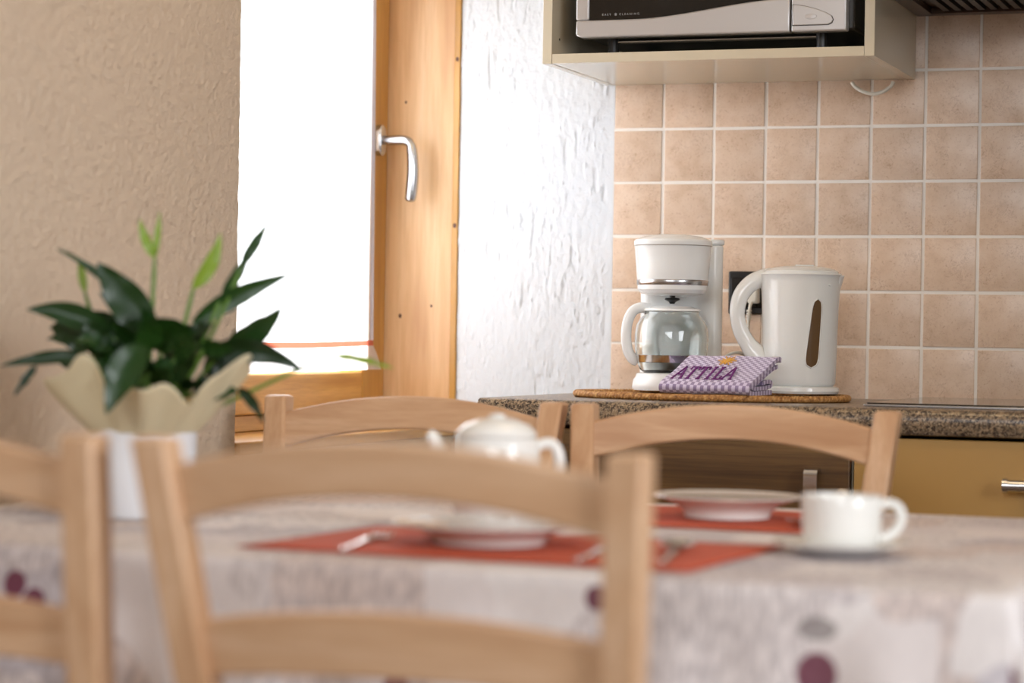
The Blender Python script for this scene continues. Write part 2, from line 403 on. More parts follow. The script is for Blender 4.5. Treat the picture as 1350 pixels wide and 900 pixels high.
# wooden lining on the far side of the window recess
lining = struct(MB().box(-.72, -.3225, .004, .03, .3, 2.2).build('trim_1', M_PINE_Z, bevel=.0015), 'pale pine board lining the far side of the window recess', 'window trim')
MB().box(-.3220, -.3095, -.006, .03, .3, 2.2).build('edge_strip', M_PINE_SASH, lining, bevel=.0015)
M_KNOT = plain('dark_wood_knot', rgb(88, 50, 26), .5)
def knot(x, y, z, r):
    b = MB(); k = 10; ring = lambda yy: [(x+r*.7*math.cos(2*PI*i/k), yy, z+r*math.sin(2*PI*i/k)) for i in range(k)]
    b.add(ring(y)+ring(y-.0010), [tuple(range(k)), tuple(range(k, 2*k))] + [(i, (i+1) % k, k+(i+1) % k, k+i) for i in range(k)])
    b.build('knot', M_KNOT, lining)
knot(-.3155, -.006, 1.51, .0045); knot(-.3155, -.006, 1.19, .0050); knot(-.43, .004, 1.015, .0045); knot(-.365, .004, 1.035, .0030); knot(-.425, .004, 1.43, .0030)

# window 1
w1 = bpy.data.objects.new('window_1', None); COL.objects.link(w1); w1.location = (0, 0, 0)
struct(w1, 'honey pine window with a brushed metal handle behind a white curtain', 'window')
MB(xf=SW).box(.0, UB-.002, -.235, -.165, ZSILL, .8345).build('frame', M_PINE_RAIL, w1, bevel=.002)
MB(xf=SW).box(-.003, UB-.003, -.38, .004, ZSILL-.02, ZSILL-.0005).build('sill', M_PINE_RAIL, w1, bevel=.003)
MB(xf=SW).box(.001, .105, -.20, -.15, .836, ZLIN-.002).build('stile', M_PINE_SASH, w1, bevel=.003)
MB(xf=SW).box(UB-.09, UB-.002, -.20, -.15, .836, ZLIN-.002).build('stile', M_PINE_SASH, w1, bevel=.003)
MB(xf=SW).box(.1055, UB-.0905, -.20, -.1505, .836, .906).build('rail', M_PINE_RAIL, w1, bevel=.003)
MB(xf=SW).box(.1055, UB-.0905, -.20, -.1505, ZLIN-.08, ZLIN-.002).build('rail', M_PINE_RAIL, w1, bevel=.003)
MB(xf=SW).box(.100, UB-.085, -.180, -.176, .90, ZLIN-.07).build('pane', M_PANE, w1)
# handle: oval rose, neck, drooping lever
HU, HZ = .050, 1.352
hb = MB(xf=SW)
ring = []
for (n, s) in [(-.150, 1), (-.140, 1), (-.1375, .88)]:
    for i in range(28):
        a = 2*PI*i/28; c_, s_ = math.cos(a), math.sin(a)
        ring.append((HU + .0150*s*(abs(c_)**.7)*(1 if c_ > 0 else -1), n, HZ + .030*s*(abs(s_)**.7)*(1 if s_ > 0 else -1)))
hb.add(ring, [(q*28+i, q*28+(i+1) % 28, q*28+28+(i+1) % 28, q*28+28+i) for q in range(2) for i in range(28)] + [tuple(range(28, 0, -1))[:0] or tuple(range(56, 84))])
hd = hb.build('handle', M_CHROME, w1, smooth=40)
lv = MB(xf=SW); path = catmull([(HU, -.139, HZ), (HU, -.118, HZ), (HU, -.096, HZ-.0005), (HU, -.083, HZ-.007), (HU, -.078, HZ-.026), (HU, -.076, HZ-.062), (HU, -.078, HZ-.095), (HU, -.0805, HZ-.114), (HU, -.081, HZ-.119)], 5)
nn = len(path); lv.tube(path, [(.0092 if i < nn*.35 else .0082 + .0034*math.sin(PI*min(1, (i-nn*.35)/(nn*.65)))) * min(1, math.sqrt(max(.04, (nn-1-i)/5))) for i in range(nn)], 12)
lv.build('lever', M_CHROME, hd, smooth=60)

# curtain (hangs on the sash)
cu = thing('curtain', 'sheer white window curtain with a thin red band near its lower edge', 'curtain', (0, 0, 0))
def cpt(u, z):
    return SW(u, -.142 + .0022*math.sin(u*52 + 1.1*math.sin(z*3)) + .001*math.sin(u*140), z)
sag = lambda a: .006*math.sin(PI*a)
UR, UL = .076, UB-.004
def cgrid(z0, z1, ex0=0., ex1=0., dn=0., n=70, m=10, s0=1., s1=1.):
    def f(a, b):
        z = z0 + (z1-z0)*b; e = ex0 + (ex1-ex0)*b; u = UR - e + (UL-UR+e)*a
        x, y, zz = cpt(u, z - sag(a)*(s0+(s1-s0)*b)); return (x+WN.x*dn, y+WN.y*dn, zz)
    return f
HB0, HB1 = .957, .967
MB().grid(80, 30, cgrid(HB1, 1.72, .004, -.014)).build('panel', M_CURTAIN, cu, smooth=60)
MB().grid(80, 3, cgrid(HB0, HB1, .006, .004, .0004)).build('hem_band', M_CURTAIN_HEM, cu, smooth=60)
MB().grid(80, 6, cgrid(.911, HB0, .040, .006, 0, s0=.3)).build('hem', M_CURTAIN, cu, smooth=60)
def edge(a, b):
    z = HB1 + (1.72-HB1)*b; e = .004 - .018*b; u = UR - e + .016*a
    x, y, zz = cpt(u, z); return (x+WN.x*.0012, y+WN.y*.0012, zz)
MB().grid(4, 30, edge).build('edge_shade', M_CURTAIN_EDGE, cu, smooth=60)  # strip coloured darker to stand for shade along the curtain edge
MB(xf=SW).tube([(.03, -.140, 1.717), (UB-.02, -.140, 1.717)], .004, 10).build('rod', M_POLISH, cu)

# ================================================================== KITCHEN UNITS
ZW = .876
# worktop: rounded front edge
prof = [(-.002, ZW-.042), (-.588, ZW-.042), (-.596, ZW-.040), (-.600, ZW-.034), (-.601, ZW-.02), (-.600, ZW-.009), (-.596, ZW-.003), (-.588, ZW), (-.002, ZW)]
wt = MB(); k = len(prof)
wt.add([(-.037, y, z) for y, z in prof] + [(1.75, y, z) for y, z in prof], [tuple(range(k)), tuple(range(2*k-1, k-1, -1))] + [(i, (i+1) % k, k+(i+1) % k, k+i) for i in range(k)])
tag(wt.build('worktop', M_GRANITE, smooth=40), 'speckled brown granite-look kitchen worktop with rounded front edge', 'worktop')

def unit(name, label, x0, x1, front, handle):
    t = thing(name, label, 'cabinet', (x0, 0, 0)); wdt = x1-x0
    b = MB(); b.box(0, .018, -.565, -.01, .1, .832); b.box(wdt-.018, wdt, -.565, -.01, .1, .832); b.box(.018, wdt-.018, -.565, -.01, .1, .118); b.box(.018, wdt-.018, -.03, -.01, .118, .832); b.box(.02, wdt-.02, -.52, -.03, 0, .1)
    b.build('carcass', M_LAM, t)
    d = MB().box(.0015, wdt-.0015, -.586, -.567, .105, .829).build('door', front, t, bevel=.0015)
    handle(t, d, wdt); return t
def h_vert(t, d, wdt):
    x = wdt-.058; p = MB(); th = .0028
    pa = catmull([(0, -.586, .776), (0, -.602, .777), (0, -.611, .772), (0, -.6125, .758), (0, -.6125, .70), (0, -.6125, .675), (0, -.606, .662), (0, -.586, .660)], 5); m = len(pa)-1
    for side in (1, -1):
        def f(a, b, side=side):
            i = round(b*m); dd = (pa[min(i+1, m)]-pa[max(i-1, 0)]).normalized(); q = pa[i] + Vector((0, dd.z, -dd.y))*(th*side)
            return (x+(2*a-1)*.0108, q.y, q.z)
        p.grid(2, m, f)
    n1 = 3*(m+1)
    for i in range(m):
        p.f.append((i, i+1, n1+i+1, n1+i)); q = 2*(m+1)+i; p.f.append((q, n1+q, n1+q+1, q+1))
    p.build('handle', M_POLISH, d, smooth=50)
def h_bar(t, d, wdt):
    p = MB(); p.tube([(.242, -.616, .763), (.30, -.616, .763), (.395, -.616, .763)], .0095, 16)
    p.tube([(.238, -.616, .763), (.2455, -.616, .763)], .0118, 12); p.tube([(.393, -.616, .763), (.398, -.616, .763)], .0118, 12)
    p.tube([(.26, -.586, .763), (.26, -.616, .763)], .005, 8); p.tube([(.378, -.586, .763), (.378, -.616, .763)], .005, 8)
    p.build('handle', M_POLISH, d, smooth=60)
unit('base_cabinet', 'kitchen base cabinet with dark wood-grain front and upright steel handle', -.025, .5865, M_OAK, h_vert)
unit('base_cabinet', 'plain honey-coloured kitchen base cabinet with horizontal steel bar handle under the hob', .5905, 1.19, M_LAM_D, h_bar)

unit('base_cabinet', 'plain honey-coloured base cabinet at the far end of the worktop, beyond the hob', 1.1935, 1.74, M_LAM_D, h_bar)

# hob
hb_ = thing('ceramic_hob', 'thin black glass hob with pale metal rim set on the worktop', 'hob', (.594, -.53, ZW+.0005))
MB().box(0, .58, 0, .50, 0, .004).build('rim', M_CHROME, hb_, bevel=.001)
MB().box(.004, .576, .006, .496, .0042, .0062).build('glass', M_BLACKG, hb_, bevel=.0008)

# wall cabinet with open microwave bay
wc = thing('wall_cabinet', 'cream open wall cabinet holding the microwave above the worktop', 'cabinet', (0, 0, 0))
ZB, YF, XR, TH = 1.453, -.37, .569, .017
XL = -.014
xl0 = lambda y: XL
xl1 = lambda y: XL+TH
MB().prism([(xl0(YF), YF), (xl1(YF), YF), (xl1(-.004), -.004), (xl0(-.004), -.004)], ZB, 2.1).build('side_panel', M_LAM, wc, bevel=.0008)
MB().prism([(XR-TH, YF), (XR, YF), (XR, -.004), (XR-TH, -.004)], ZB, 2.1).build('side_panel', M_LAM, wc, bevel=.0008)
MB().prism([(xl1(YF)+.0006, YF+.0005), (XR-TH-.0006, YF+.0005), (XR-TH-.0006, -.004), (xl1(-.004)+.0006, -.004)], ZB+.0005, ZB+TH).build('bottom_panel', M_LAM, wc, bevel=.0006)
MB().prism([(xl1(YF)+.0006, YF+.002), (XR-TH-.0006, YF+.002), (XR-TH-.0006, -.004), (xl1(-.004)+.0006, -.004)], 1.86, 1.878).build('shelf', M_LAM, wc, bevel=.0006)
MB().box(xl1(-.012)+.001, XR-TH-.001, -.012, -.005, ZB+TH+.001, 2.09).build('back_panel', M_LAM, wc)
MB().box(xl1(YF)+.001, XR-TH-.001, YF, YF+.018, 1.88, 2.10).build('door', M_LAM, wc, bevel=.001)
sh = MB(); sh.tube([(xl1(-.33), -.33, 1.5), (xl1(-.33)+.0008, -.33, 1.5)], .0022, 10); sh.build('peg_hole', M_BLACK, wc)

# microwave
ZM = ZB + TH + .028; YM = -.348; MX0, MX1 = .0425, .5185
mw = thing('microwave_oven', 'silver microwave oven with black glass door inside the cream wall cabinet', 'microwave', (MX0, YM, ZM))
MWW = MX1-MX0
MB().box(.004, MWW+.010, .012, .322, .004, .275).build('casing', M_DARKCASE, mw, bevel=.004)
for fx in (.05, MWW-.055):
    for fy in (.05, .29): MB().lathe([(.008, -.0278), (.010, -.022), (.010, .005)], 14, fx, fy).build('foot', M_DARKCASE, mw)
us = MB(); us.tube([(.04, .05, -.001), (MWW-.06, .05, -.001)], .004, 10); us.build('underside_rail', M_CHROME, mw, smooth=60)
DX = MWW-.0965   # door / panel split
def front_curve(x):   # lower edge of the black window, in z above the base
    t = max(0, min(1, (x-.10)/(DX-.10))); t = t*t*(3-2*t); return .030 + .027*t
door = MB(); n = 40
# silver door slab: bottom band below the curved window edge, left stile, top and a thin right stile
def slab(b, xs, lo, hi, y0, y1):
    k = len(xs); b.add([(x, y0, l) for x, l in zip(xs, lo)] + [(x, y0, h) for x, h in zip(xs, hi)] + [(x, y1, l) for x, l in zip(xs, lo)] + [(x, y1, h) for x, h in zip(xs, hi)],
          [(i, i+1, k+i+1, k+i) for i in range(k-1)] + [(2*k+i, 3*k+i, 3*k+i+1, 2*k+i+1) for i in range(k-1)] + [(i, 2*k+i, 2*k+i+1, i+1) for i in range(k-1)] + [(k+i, k+i+1, 3*k+i+1, 3*k+i) for i in range(k-1)] + [(0, k, 3*k, 2*k), (k-1, 3*k-1, 4*k-1, 2*k-1)])
xs = [DX*i/n for i in range(n+1)]
lo = [.0 + (.004*max(0, 1-x/.006)**2 if x < .006 else 0) for x in xs]
slab(door, xs, lo, [front_curve(x) for x in xs], -.012, .012)
door.box(0, .024, -.012, .012, .0305, .275); door.box(DX-.012, DX, -.012, .012, .058, .275); door.box(.024, DX-.012, -.012, .012, .24, .275)
dr = door.build('door', M_SILVER, mw, bevel=.003, seg=3)
gw = MB(); xs2 = [.024 + (DX-.036-.0005)*i/n for i in range(n+1)]
slab(gw, xs2, [front_curve(x)+.0005 for x in xs2], [.2395]*len(xs2), -.0085, .010)
gw.build('window', M_BLACKG, dr, smooth=30)
cp = MB().box(DX+.0028, MWW, -.012, .012, 0, .275).build('control_panel', M_SILVER, mw, bevel=.003, seg=3)
bt = MB(); o_ = [(.006, .0105)]; 
for i in range(13):
    t = i/12; o_.append((.068*t**1.0 + .006*(1-t), .0105) if False else (.006 + .068*t, .0105))
poly = [(.006, .0105), (.066, .0105), (.0725, .0135), (.0745, .019), (.072, .025), (.062, .031), (.045, .0375), (.025, .043), (.006, .0455)]
k = len(poly)
bt.add([(DX+x, -.0128, z) for x, z in poly] + [(DX+x, -.0155, z) for x, z in poly], [tuple(range(k)), tuple(range(2*k-1, k-1, -1))] + [(i, (i+1) % k, k+(i+1) % k, k+i) for i in range(k)])
b1 = bt.build('door_button', M_SILVER, cp, bevel=.0012)
bo = MB(); cxp = sum(p[0] for p in poly)/k; czp = sum(p[1] for p in poly)/k
pl2 = [(cxp+(x-cxp)*1.035, czp+(z-czp)*1.05) for x, z in poly]
bo.add([(DX+x, -.0119, z) for x, z in pl2] + [(DX+x, -.0124, z) for x, z in pl2], [tuple(range(k)), tuple(range(2*k-1, k-1, -1))] + [(i, (i+1) % k, k+(i+1) % k, k+i) for i in range(k)])
bo.build('button_gap', M_BLACK, cp)
MB().lathe([(0, 0), (.0105, 0), (.0095, .0012), (0, .0016)], 20, sx=1, sy=.45).build('thumb_dimple', M_SILVER, b1, smooth=40)
bpy.data.objects['thumb_dimple'].rotation_euler = (PI/2, 0, 0); bpy.data.objects['thumb_dimple'].location = (DX+.037, -.0152, .0245)
MB().box(DX+.008, DX+.085, -.0135, -.0115, .055, .0555+.1).build('keypad', M_SILVER, cp, bevel=.0008)
def text_mesh(txt, size, depth, name, mat, parent):
    c = bpy.data.curves.new('t', 'FONT'); c.body = txt; c.size = size; c.extrude = depth; c.space_character = 1.6; c.align_x = 'LEFT'
    o = bpy.data.objects.new('t', c); COL.objects.link(o); dg = bpy.context.evaluated_depsgraph_get()
    me = bpy.data.meshes.new_from_object(o.evaluated_get(dg)); bpy.data.objects.remove(o); bpy.data.curves.remove(c)
    me.materials.clear(); me.materials.append(mat); ob = bpy.data.objects.new(name, me); COL.objects.link(ob); ob.parent = parent; return ob
M_PRINT = plain('grey_print', rgb(150, 150, 150), .5)
for tx, x in (('EASY', .047), ('CLEANING', .078)):
    o = text_mesh(tx, .0052, .0002, 'lettering', M_PRINT, dr); o.rotation_euler = (PI/2, 0, 0); o.location = (x, -.0088, .0375)
lg = MB()
for i in range(8):
    a = PI*i/4; lg.box(.0715+.0022*math.cos(a)-.0004, .0715+.0022*math.cos(a)+.0004, -.0091, -.0087, .0392+.0022*math.sin(a)-.0004, .0392+.0022*math.sin(a)+.0004)
lg.box(.0705, .0725, -.0091, -.0087, .0382, .0402); lg.build('emblem', M_PRINT, dr)

# range hood
HZ0 = 1.566
hood = thing('range_hood', 'metal range hood above the hob, seen from below, coloured brown for reflected tile and wood', 'range hood', (.5705, 0, HZ0))
MB().box(0, .6, -.48, -.003, .012, .11).build('body', M_HOOD, hood, bevel=.003)
fr_ = MB(); fr_.box(0, .03, -.48, -.003, 0, .0115); fr_.box(.57, .6, -.48, -.003, 0, .0115); fr_.box(.03, .57, -.035, -.003, 0, .0115); fr_.box(.03, .57, -.48, -.44, 0, .0115)
fr_.build('underside_frame', M_HOOD, hood, bevel=.001)
for i in range(24):
    x = .055 + i*.021
    MB().box(x, x+.011, -.43, -.05, .002, .010).build('grille_slat', M_DARKCASE, hood)

# power cable loop hanging below the cabinet
cl = MB(); cl.tube(catmull([(.456, -.013, 1.4485), (.463, -.016, 1.440), (.480, -.02, 1.430), (.498, -.02, 1.4265), (.516, -.018, 1.4315), (.528, -.015, 1.441), (.531, -.013, 1.4485)], 6), .0034, 10)
tag(cl.build('power_cable', M_CABLE, smooth=60), 'short white cable loop hanging under the cream wall cabinet', 'cable')

# wall socket, plug and cable behind the kettle
so = thing('wall_socket', 'black wall socket plate on the tiles behind the kettle handle', 'socket', (.2670, -.003, 1.0265))
MB().box(-.036, .036, -.010, 0, 0, .079).build('plate', M_BLACK, so, bevel=.003)
MB().box(-.030, .030, -.013, -.0105, .012, .067).build('insert', M_BLACKG, so, bevel=.002)
pg = thing('power_plug', 'white plug with ribbed cable sleeve in the black socket', 'plug', (.281, -.0165, 1.06))
MB().box(-.008, .012, -.022, 0, -.014, .016).build('body', M_CABLE, pg, bevel=.004)
pc = MB(); pc.tube(catmull([(0, -.018, -.010), (-.001, -.026, -.024), (-.003, -.026, -.05), (-.004, -.024, -.09), (-.002, -.022, -.14), (-.02, -.03, -.1685), (-.05, -.05, -.1695)], 6), .0030, 10); pc.build('cable', M_CABLE, pg, smooth=60)
rb = MB()
for i in range(4): rb.tube([(-.002-.0002*i, -.026, -.026-.005*i), (-.002-.0002*i, -.026, -.029-.005*i)], .0048, 10)
rb.build('strain_relief', M_CABLE, pg)

# ================================================================== ON THE WORKTOP
MATZ = ZW + .0005
wm = thing('woven_mat', 'oval braided straw mat under the kettle and coffee maker', 'mat', (.282, -.310, MATZ))
EA, EB = .236, .178
spi = MB(); pts = []
turns = 17
for i in range(turns*64+1):
    a = 2*PI*i/64; f = max(.02, i/(turns*64)); pts.append(((EA-.010)*f*math.cos(a) + (EA-EB)*(1-f)*.55*math.cos(a), (EB-.010)*f*math.sin(a), .0040))
spi.tube(pts, .0038, 6, 1.0); spi.build('coil', M_WICKER, wm, smooth=60)
for ph in (0, 2*PI/3, 4*PI/3):
    st = MB(); pts = []
    N_ = 840
    for i in range(N_):
        a = 2*PI*i/N_; q = 70*a + ph; ox = .0034*math.cos(q); oz = .0030*math.sin(q)
        pts.append(((EA+ox)*math.cos(a), (EB+ox)*math.sin(a), .0058+oz))
    st.tube(pts, .0031, 6, closed=True); st.build('rim_strand', M_WICKER, wm, smooth=60)
OZ = MATZ + .0125

# electric kettle
KC = (.4228, -.250, OZ)
kang = math.atan2(RT.y, RT.x)
kt = thing('electric_kettle', 'white electric kettle with curved handle and slanted water window', 'kettle', KC, kang)
# local +x = image right, -y towards the viewer
def kr(z):   # body radius
    t = (z-.012)/(.205-.012)
    return .0600 + .0075*t + .004*t*t + .002*math.cos(t*PI)
MB().lathe([(.0, 0), (.067, 0), (.069, .004), (.068, .010), (.062, .0125), (0, .0125)], 48).build('power_base', M_KETTLE, kt, smooth=35)
kb = MB(); prof = [(0, .0128), (.058, .0128), (.0605, .015)] + [(kr(.018+.182*i/20), .018+.182*i/20) for i in range(21)] + [(.0715, .2035), (.069, .2065), (0, .2075)]
kb.lathe(prof, 64); kb_o = kb.build('body', M_KETTLE, kt, smooth=35)
# spout lip towards image right
sp_ = MB(); sp_.grid(10, 12, lambda a, b: ((kr(.17+.033*a)-.003 + .0075*a*math.cos((b-.5)*2.6))*math.cos((b-.5)*.8), (kr(.17+.033*a)-.003+.005*a)*math.sin((b-.5)*.8), .17+.0335*a))
sp_.build('spout', M_KETTLE, kb_o, smooth=60, solid=.003)
ld = MB(); ld.lathe([(.064, .2065), (.0645, .2095), (.058, .2135), (.040, .2175), (.018, .2190), (0, .2192)], 48); ld_o = ld.build('lid', M_KETTLE, kt, smooth=40)
MB().box(-.010, .022, -.004, .004, .2185, .2215).build('lid_catch', M_KETTLE, ld_o, bevel=.0015)
# handle: broad band sweeping from the rim out and back into the lower body
hp = catmull([(-.030, 0, .1985), (-.058, 0, .1985), (-.084, 0, .1885), (-.1020, 0, .168), (-.1085, 0, .140), (-.1035, 0, .110), (-.089, 0, .083), (-.070, 0, .060), (-.052, 0, .042), (-.036, 0, .030)], 6)
hh = MB(); hn = len(hp)
hh.tube(hp, [.0108 + .003*abs(i/(hn-1)-.5)*2 + (.013*max(0, (i/(hn-1)-.66)/.34)) for i in range(hn)], 16, 1.2)
hh.build('handle', M_KETTLE, kt, smooth=70)
# water window on the viewer side, slanted
def win(a, b, off, wscale=1.0):
    z = .044 + .118*b; half = (.0082 + .0042*(1-b))*wscale
    xc = .0125 + .0125*b*.8; x = xc + half*(2*a-1)*math.sqrt(max(0, 1-(abs(2*b-1)**8)))
    r = kr(z) + off; return (x, -math.sqrt(max(1e-6, r*r-x*x)), z)
MB().grid(8, 30, lambda a, b: win(a, b, .0012)).build('water_window', M_SMOKE, kb_o, smooth=60)
wr = MB(); loop = [win(0, i/24, .0012) for i in range(25)] + [win(1, 1-i/24, .0012) for i in range(25)]
wr.tube(loop, .0011, 6, closed=True); wr.build('window_rim', M_KETTLE, kb_o, smooth=60)
MB().lathe([(0, 0), (.004, 0), (.003, .0012), (0, .0015)], 12, sx=1, sy=.6).build('indicator', M_KETTLE, kb_o)
i_ = bpy.data.objects['indicator']; i_.rotation_euler = (PI/2, 0, .7); i_.location = (kr(.186)*math.sin(.7), -kr(.186)*math.cos(.7), .186)

# coffee maker
cmx = thing('coffee_maker', 'white drip coffee maker with round filter housing and rear water tank', 'coffee maker', (.199, -.270, OZ), kang); cmx.scale = (1, 1, 1.02)
def rr(cx, cy, hx, hy, r, n=6):
    out = []
    for sx, sy, a0 in ((1, 1, 0), (-1, 1, PI/2), (-1, -1, PI), (1, -1, 3*PI/2)):
        for i in range(n+1):
            a = a0 + PI/2*i/n; out.append((cx+sx*(hx-r)+r*math.cos(a), cy+sy*(hy-r)+r*math.sin(a)))
    return out
bs = MB(); bs.lathe([(0, .0), (.066, .0), (.068, .004), (.066, .018), (.0625, .022), (.0605, .028), (.056, .0295), (0, .0295)], 48); bs.prism(rr(.020, .052, .072, .052, .022), 0, .026)
bs.build('base', M_WHITE, cmx, smooth=35, bevel=0)
MB().lathe([(0, .0297), (.048, .0297), (.048, .0312), (0, .0312)], 40).build('hot_plate', M_BLACK, cmx, smooth=30)
tk = MB(); tk.prism(rr(.022, .083, .0725, .0235, .018), .0265, .252); tk.build('water_tank', M_WHITE, cmx, bevel=.003)
MB().prism(rr(.022, .083, .0745, .0255, .020), .2525, .262).build('tank_lid', M_WHITE, cmx, bevel=.003)
fb = MB(); fb.lathe([(0, .162), (.040, .162), (.056, .166), (.0605, .172), (.0615, .1795), (.0620, .1885), (.0625, .190), (.0645, .215), (.0672, .2455), (.068, .247), (.0685, .2535), (.0665, .2570), (.050, .2635), (.025, .2665), (0, .2675)], 56)
fb_o = fb.build('filter_housing', M_WHITE, cmx, smooth=28)
MB().lathe([(.0618, .1795), (.0624, .1800), (.0629, .1880), (.0624, .1888)], 56).build('chrome_band', M_CHROME, fb_o, smooth=60)
gr = MB(); gr.lathe([(.0670, .2462), (.0686, .2466), (.0686, .2478), (.0670, .2480)], 56); gr.build('lid_seam', plain('seam_grey', rgb(150, 144, 134), .5), fb_o, smooth=60)
MB().box(-.035, .035, .020, .062, .166, .235).build('neck', M_WHITE, cmx, bevel=.008)
MB().lathe([(0, .1480), (.004, .1480), (.006, .1515), (.0135, .1550), (.0125, .1580), (.005, .1590), (.005, .1622), (0, .1622)], 20).build('drip_valve', M_BLACK, cmx, smooth=30)

MB().tube(catmull([(.085, .088, .035), (.098, .062, .056), (.115, .050, .066), (.135, .066, .062), (.155, .110, .044), (.16, .15, .02)], 6), .0028, 8).build('cord', M_CABLE, cmx, smooth=60)

# carafe
ca = thing('coffee_carafe', 'empty glass coffee carafe with white handle on the coffee maker plate', 'carafe', (.199, -.270, OZ+.0315), kang)
outer = [(.0, .0005), (.050, .0005), (.0545, .004), (.0590, .014), (.0630, .030), (.0645, .050), (.0645, .066), (.0620, .082), (.0560, .093), (.0490, .100), (.0475, .106)]
inner = [(r-.0018, max(z, .0028)) for r, z in reversed(outer[1:])] + [(0, .0028)]
MB().lathe(outer + inner, 56).build('glass_bowl', M_GLASS, ca, smooth=50)
bd = MB(); bd.lathe([(.0600, .0170), (.0612, .0175), (.0638, .0295), (.0628, .0300)], 48); bd.build('steel_band', M_POLISH, ca, smooth=50)
cld = MB(); cld.lathe([(0, .1155), (.014, .1150), (.018, .1130), (.026, .1125), (.034, .1150), (.040, .1125), (.049, .1105), (.0500, .1070), (.0470, .1062), (0, .1062)], 48); cld.build('lid', M_WHITE, ca, smooth=40)
ch = MB(); hpath = catmull([(-.040, 0, .110), (-.056, -.002, .112), (-.070, -.004, .104), (-.078, -.005, .085), (-.080, -.005, .060), (-.076, -.004, .036), (-.067, -.002, .022), (-.0605, 0, .0195)], 6)
ch.tube(hpath, .0062, 12, 1.5); ch.build('handle', M_WHITE, ca, smooth=70)

# folded towel with embroidered name
TWX, TWY = .312, -.468
tw = thing('folded_towel', 'folded purple and white checked towel embroidered with a name', 'towel', (TWX, TWY, OZ+.0010), math.radians(-7))
W2 = .081
def ribbon(path, th, uv0=0.0, wav=0.0, n_x=26, skewx=0.0, xr=None):
    P_ = catmull([(0, y, z) for y, z in path], 6); b = MB(); L = [0]
    for i in range(1, len(P_)): L.append(L[-1]+(P_[i]-P_[i-1]).length)
    m = len(P_)-1
    nm = []
    for i in range(m+1):
        d = (P_[min(i+1, m)]-P_[max(i-1, 0)]).normalized(); nm.append(Vector((0, -d.z, d.y)))
    def f(side):
        def g(a, b_):
            i = round(b_*m); x0 = -W2*.98; x1 = W2*(1.0 if xr is None else xr)
            x = x0+(x1-x0)*a + skewx*(P_[i].z)
            p = P_[i] + nm[i]*(side*th/2); wv = wav*math.sin(x*60+L[i]*40)
            return (x, p.y, p.z+wv)
        return g
    uvf = lambda a, b_: (a*W2*2, uv0+L[round(b_*m)])
    b.grid(n_x, m, f(1), uvf); b.grid(n_x, m, f(-1), uvf)
    na, nb = n_x+1, m+1; o2 = na*nb
    for i in range(m):
        b.f.append((i, i+1, o2+i+1, o2+i)); q = n_x*nb+i; b.f.append((q, o2+q, o2+q+1, q+1))
    for i in range(n_x):
        q = i*nb; b.f.append((q, o2+q, o2+q+nb, q+nb)); q = i*nb+m; b.f.append((q, q+nb, o2+q+nb, o2+q))
    return b
outer_p = [(.112, .056), (.098, .0575), (.075, .048), (.045, .033), (.018, .0225), (.004, .0165), (-.003, .0095), (.004, .0030), (.02, .0012), (.06, .0012), (.105, .0012)]
ribbon(outer_p, .0075, 0, .0006, skewx=.25).build('outer_fold', M_TOWEL, tw, smooth=60)
ribbon([(.110, .0455), (.085, .0395), (.05, .0255), (.024, .0155), (.014, .0110), (.024, .0085), (.055, .0095), (.088, .011), (.100, .0145), (.096, .0185), (.078, .0195), (.056, .0165)], .0065, .3, .0005, skewx=.22, xr=.985).build('inner_fold', M_TOWEL, tw, smooth=60)
# letters on the sloping face: local 2D (s along x, t up the slope)
sl0, sl1 = Vector((0, .006, .0175)), Vector((0, .080, .0500)); sd = (sl1-sl0).normalized(); sn = Vector((0, -sd.z, sd.y))
def face_pt(s, t, h): p = sl0 + sd*t + sn*h; return (s, p.y, p.z)
def stroke(b, pts2, wd):
    for (x0, y0), (x1, y1) in zip(pts2, pts2[1:]):
        d = Vector((x1-x0, y1-y0)); L_ = d.length; d /= L_; nrm = Vector((-d.y, d.x))*(wd/2)
        q = [(x0+nrm.x, y0+nrm.y), (x1+nrm.x, y1+nrm.y), (x1-nrm.x, y1-nrm.y), (x0-nrm.x, y0-nrm.y)]
        b.add([face_pt(x, y, .0042) for x, y in q] + [face_pt(x, y, .0056) for x, y in q], [(3, 2, 1, 0), (4, 5, 6, 7), (0, 1, 5, 4), (1, 2, 6, 5), (2, 3, 7, 6), (3, 0, 4, 7)])
GL = {'A': ([[(0, 0), (.5, 1)], [(.5, 1), (.92, 0)], [(.2, .36), (.78, .36)], [(-.12, 0), (.2, 0)], [(.72, 0), (1.1, 0)]], 1.02),
      'T': ([[(.45, 0), (.45, 1)], [(0, .98), (.9, .98)], [(.02, .98), (.02, .78)], [(.88, .98), (.88, .78)], [(.24, 0), (.68, 0)]], .98),
      'I': ([[(.28, 0), (.28, 1)], [(.06, 0), (.5, 0)], [(.06, 1), (.5, 1)]], .62),
      'L': ([[(.26, 0), (.26, 1)], [(.04, 1), (.5, 1)], [(.04, 0), (.84, 0)], [(.84, 0), (.86, .26)]], .92)}
x = -.060; Hh = .0480; Ww = .0165
for chx in 'ATTILA':
    b = MB(); strokes, adv = GL[chx]
    for st in strokes:
        heavy = .0034 if abs(st[1][0]-st[0][0]) < .5 and abs(st[1][1]-st[0][1]) > .5 else .0022
        stroke(b, [(x + px*Ww + py*.0010, .004 + py*Hh) for px, py in st], heavy)
    b.build('embroidered_letter', M_THREAD, tw); x += adv*Ww + .0028
em = MB()
for i in range(12):
    a = 2*PI*i/12; r0, r1 = .0035, (.0125 if i % 2 else .0165)
    stroke(em, [(.012+r0*math.cos(a), .079+r0*1.3*math.sin(a)), (.012+r1*math.cos(a), .079+r1*1.15*math.sin(a))], .0022)
stroke(em, [(.008, .079), (.016, .079)], .009)
em.build('embroidered_sun', M_GOLD, tw)

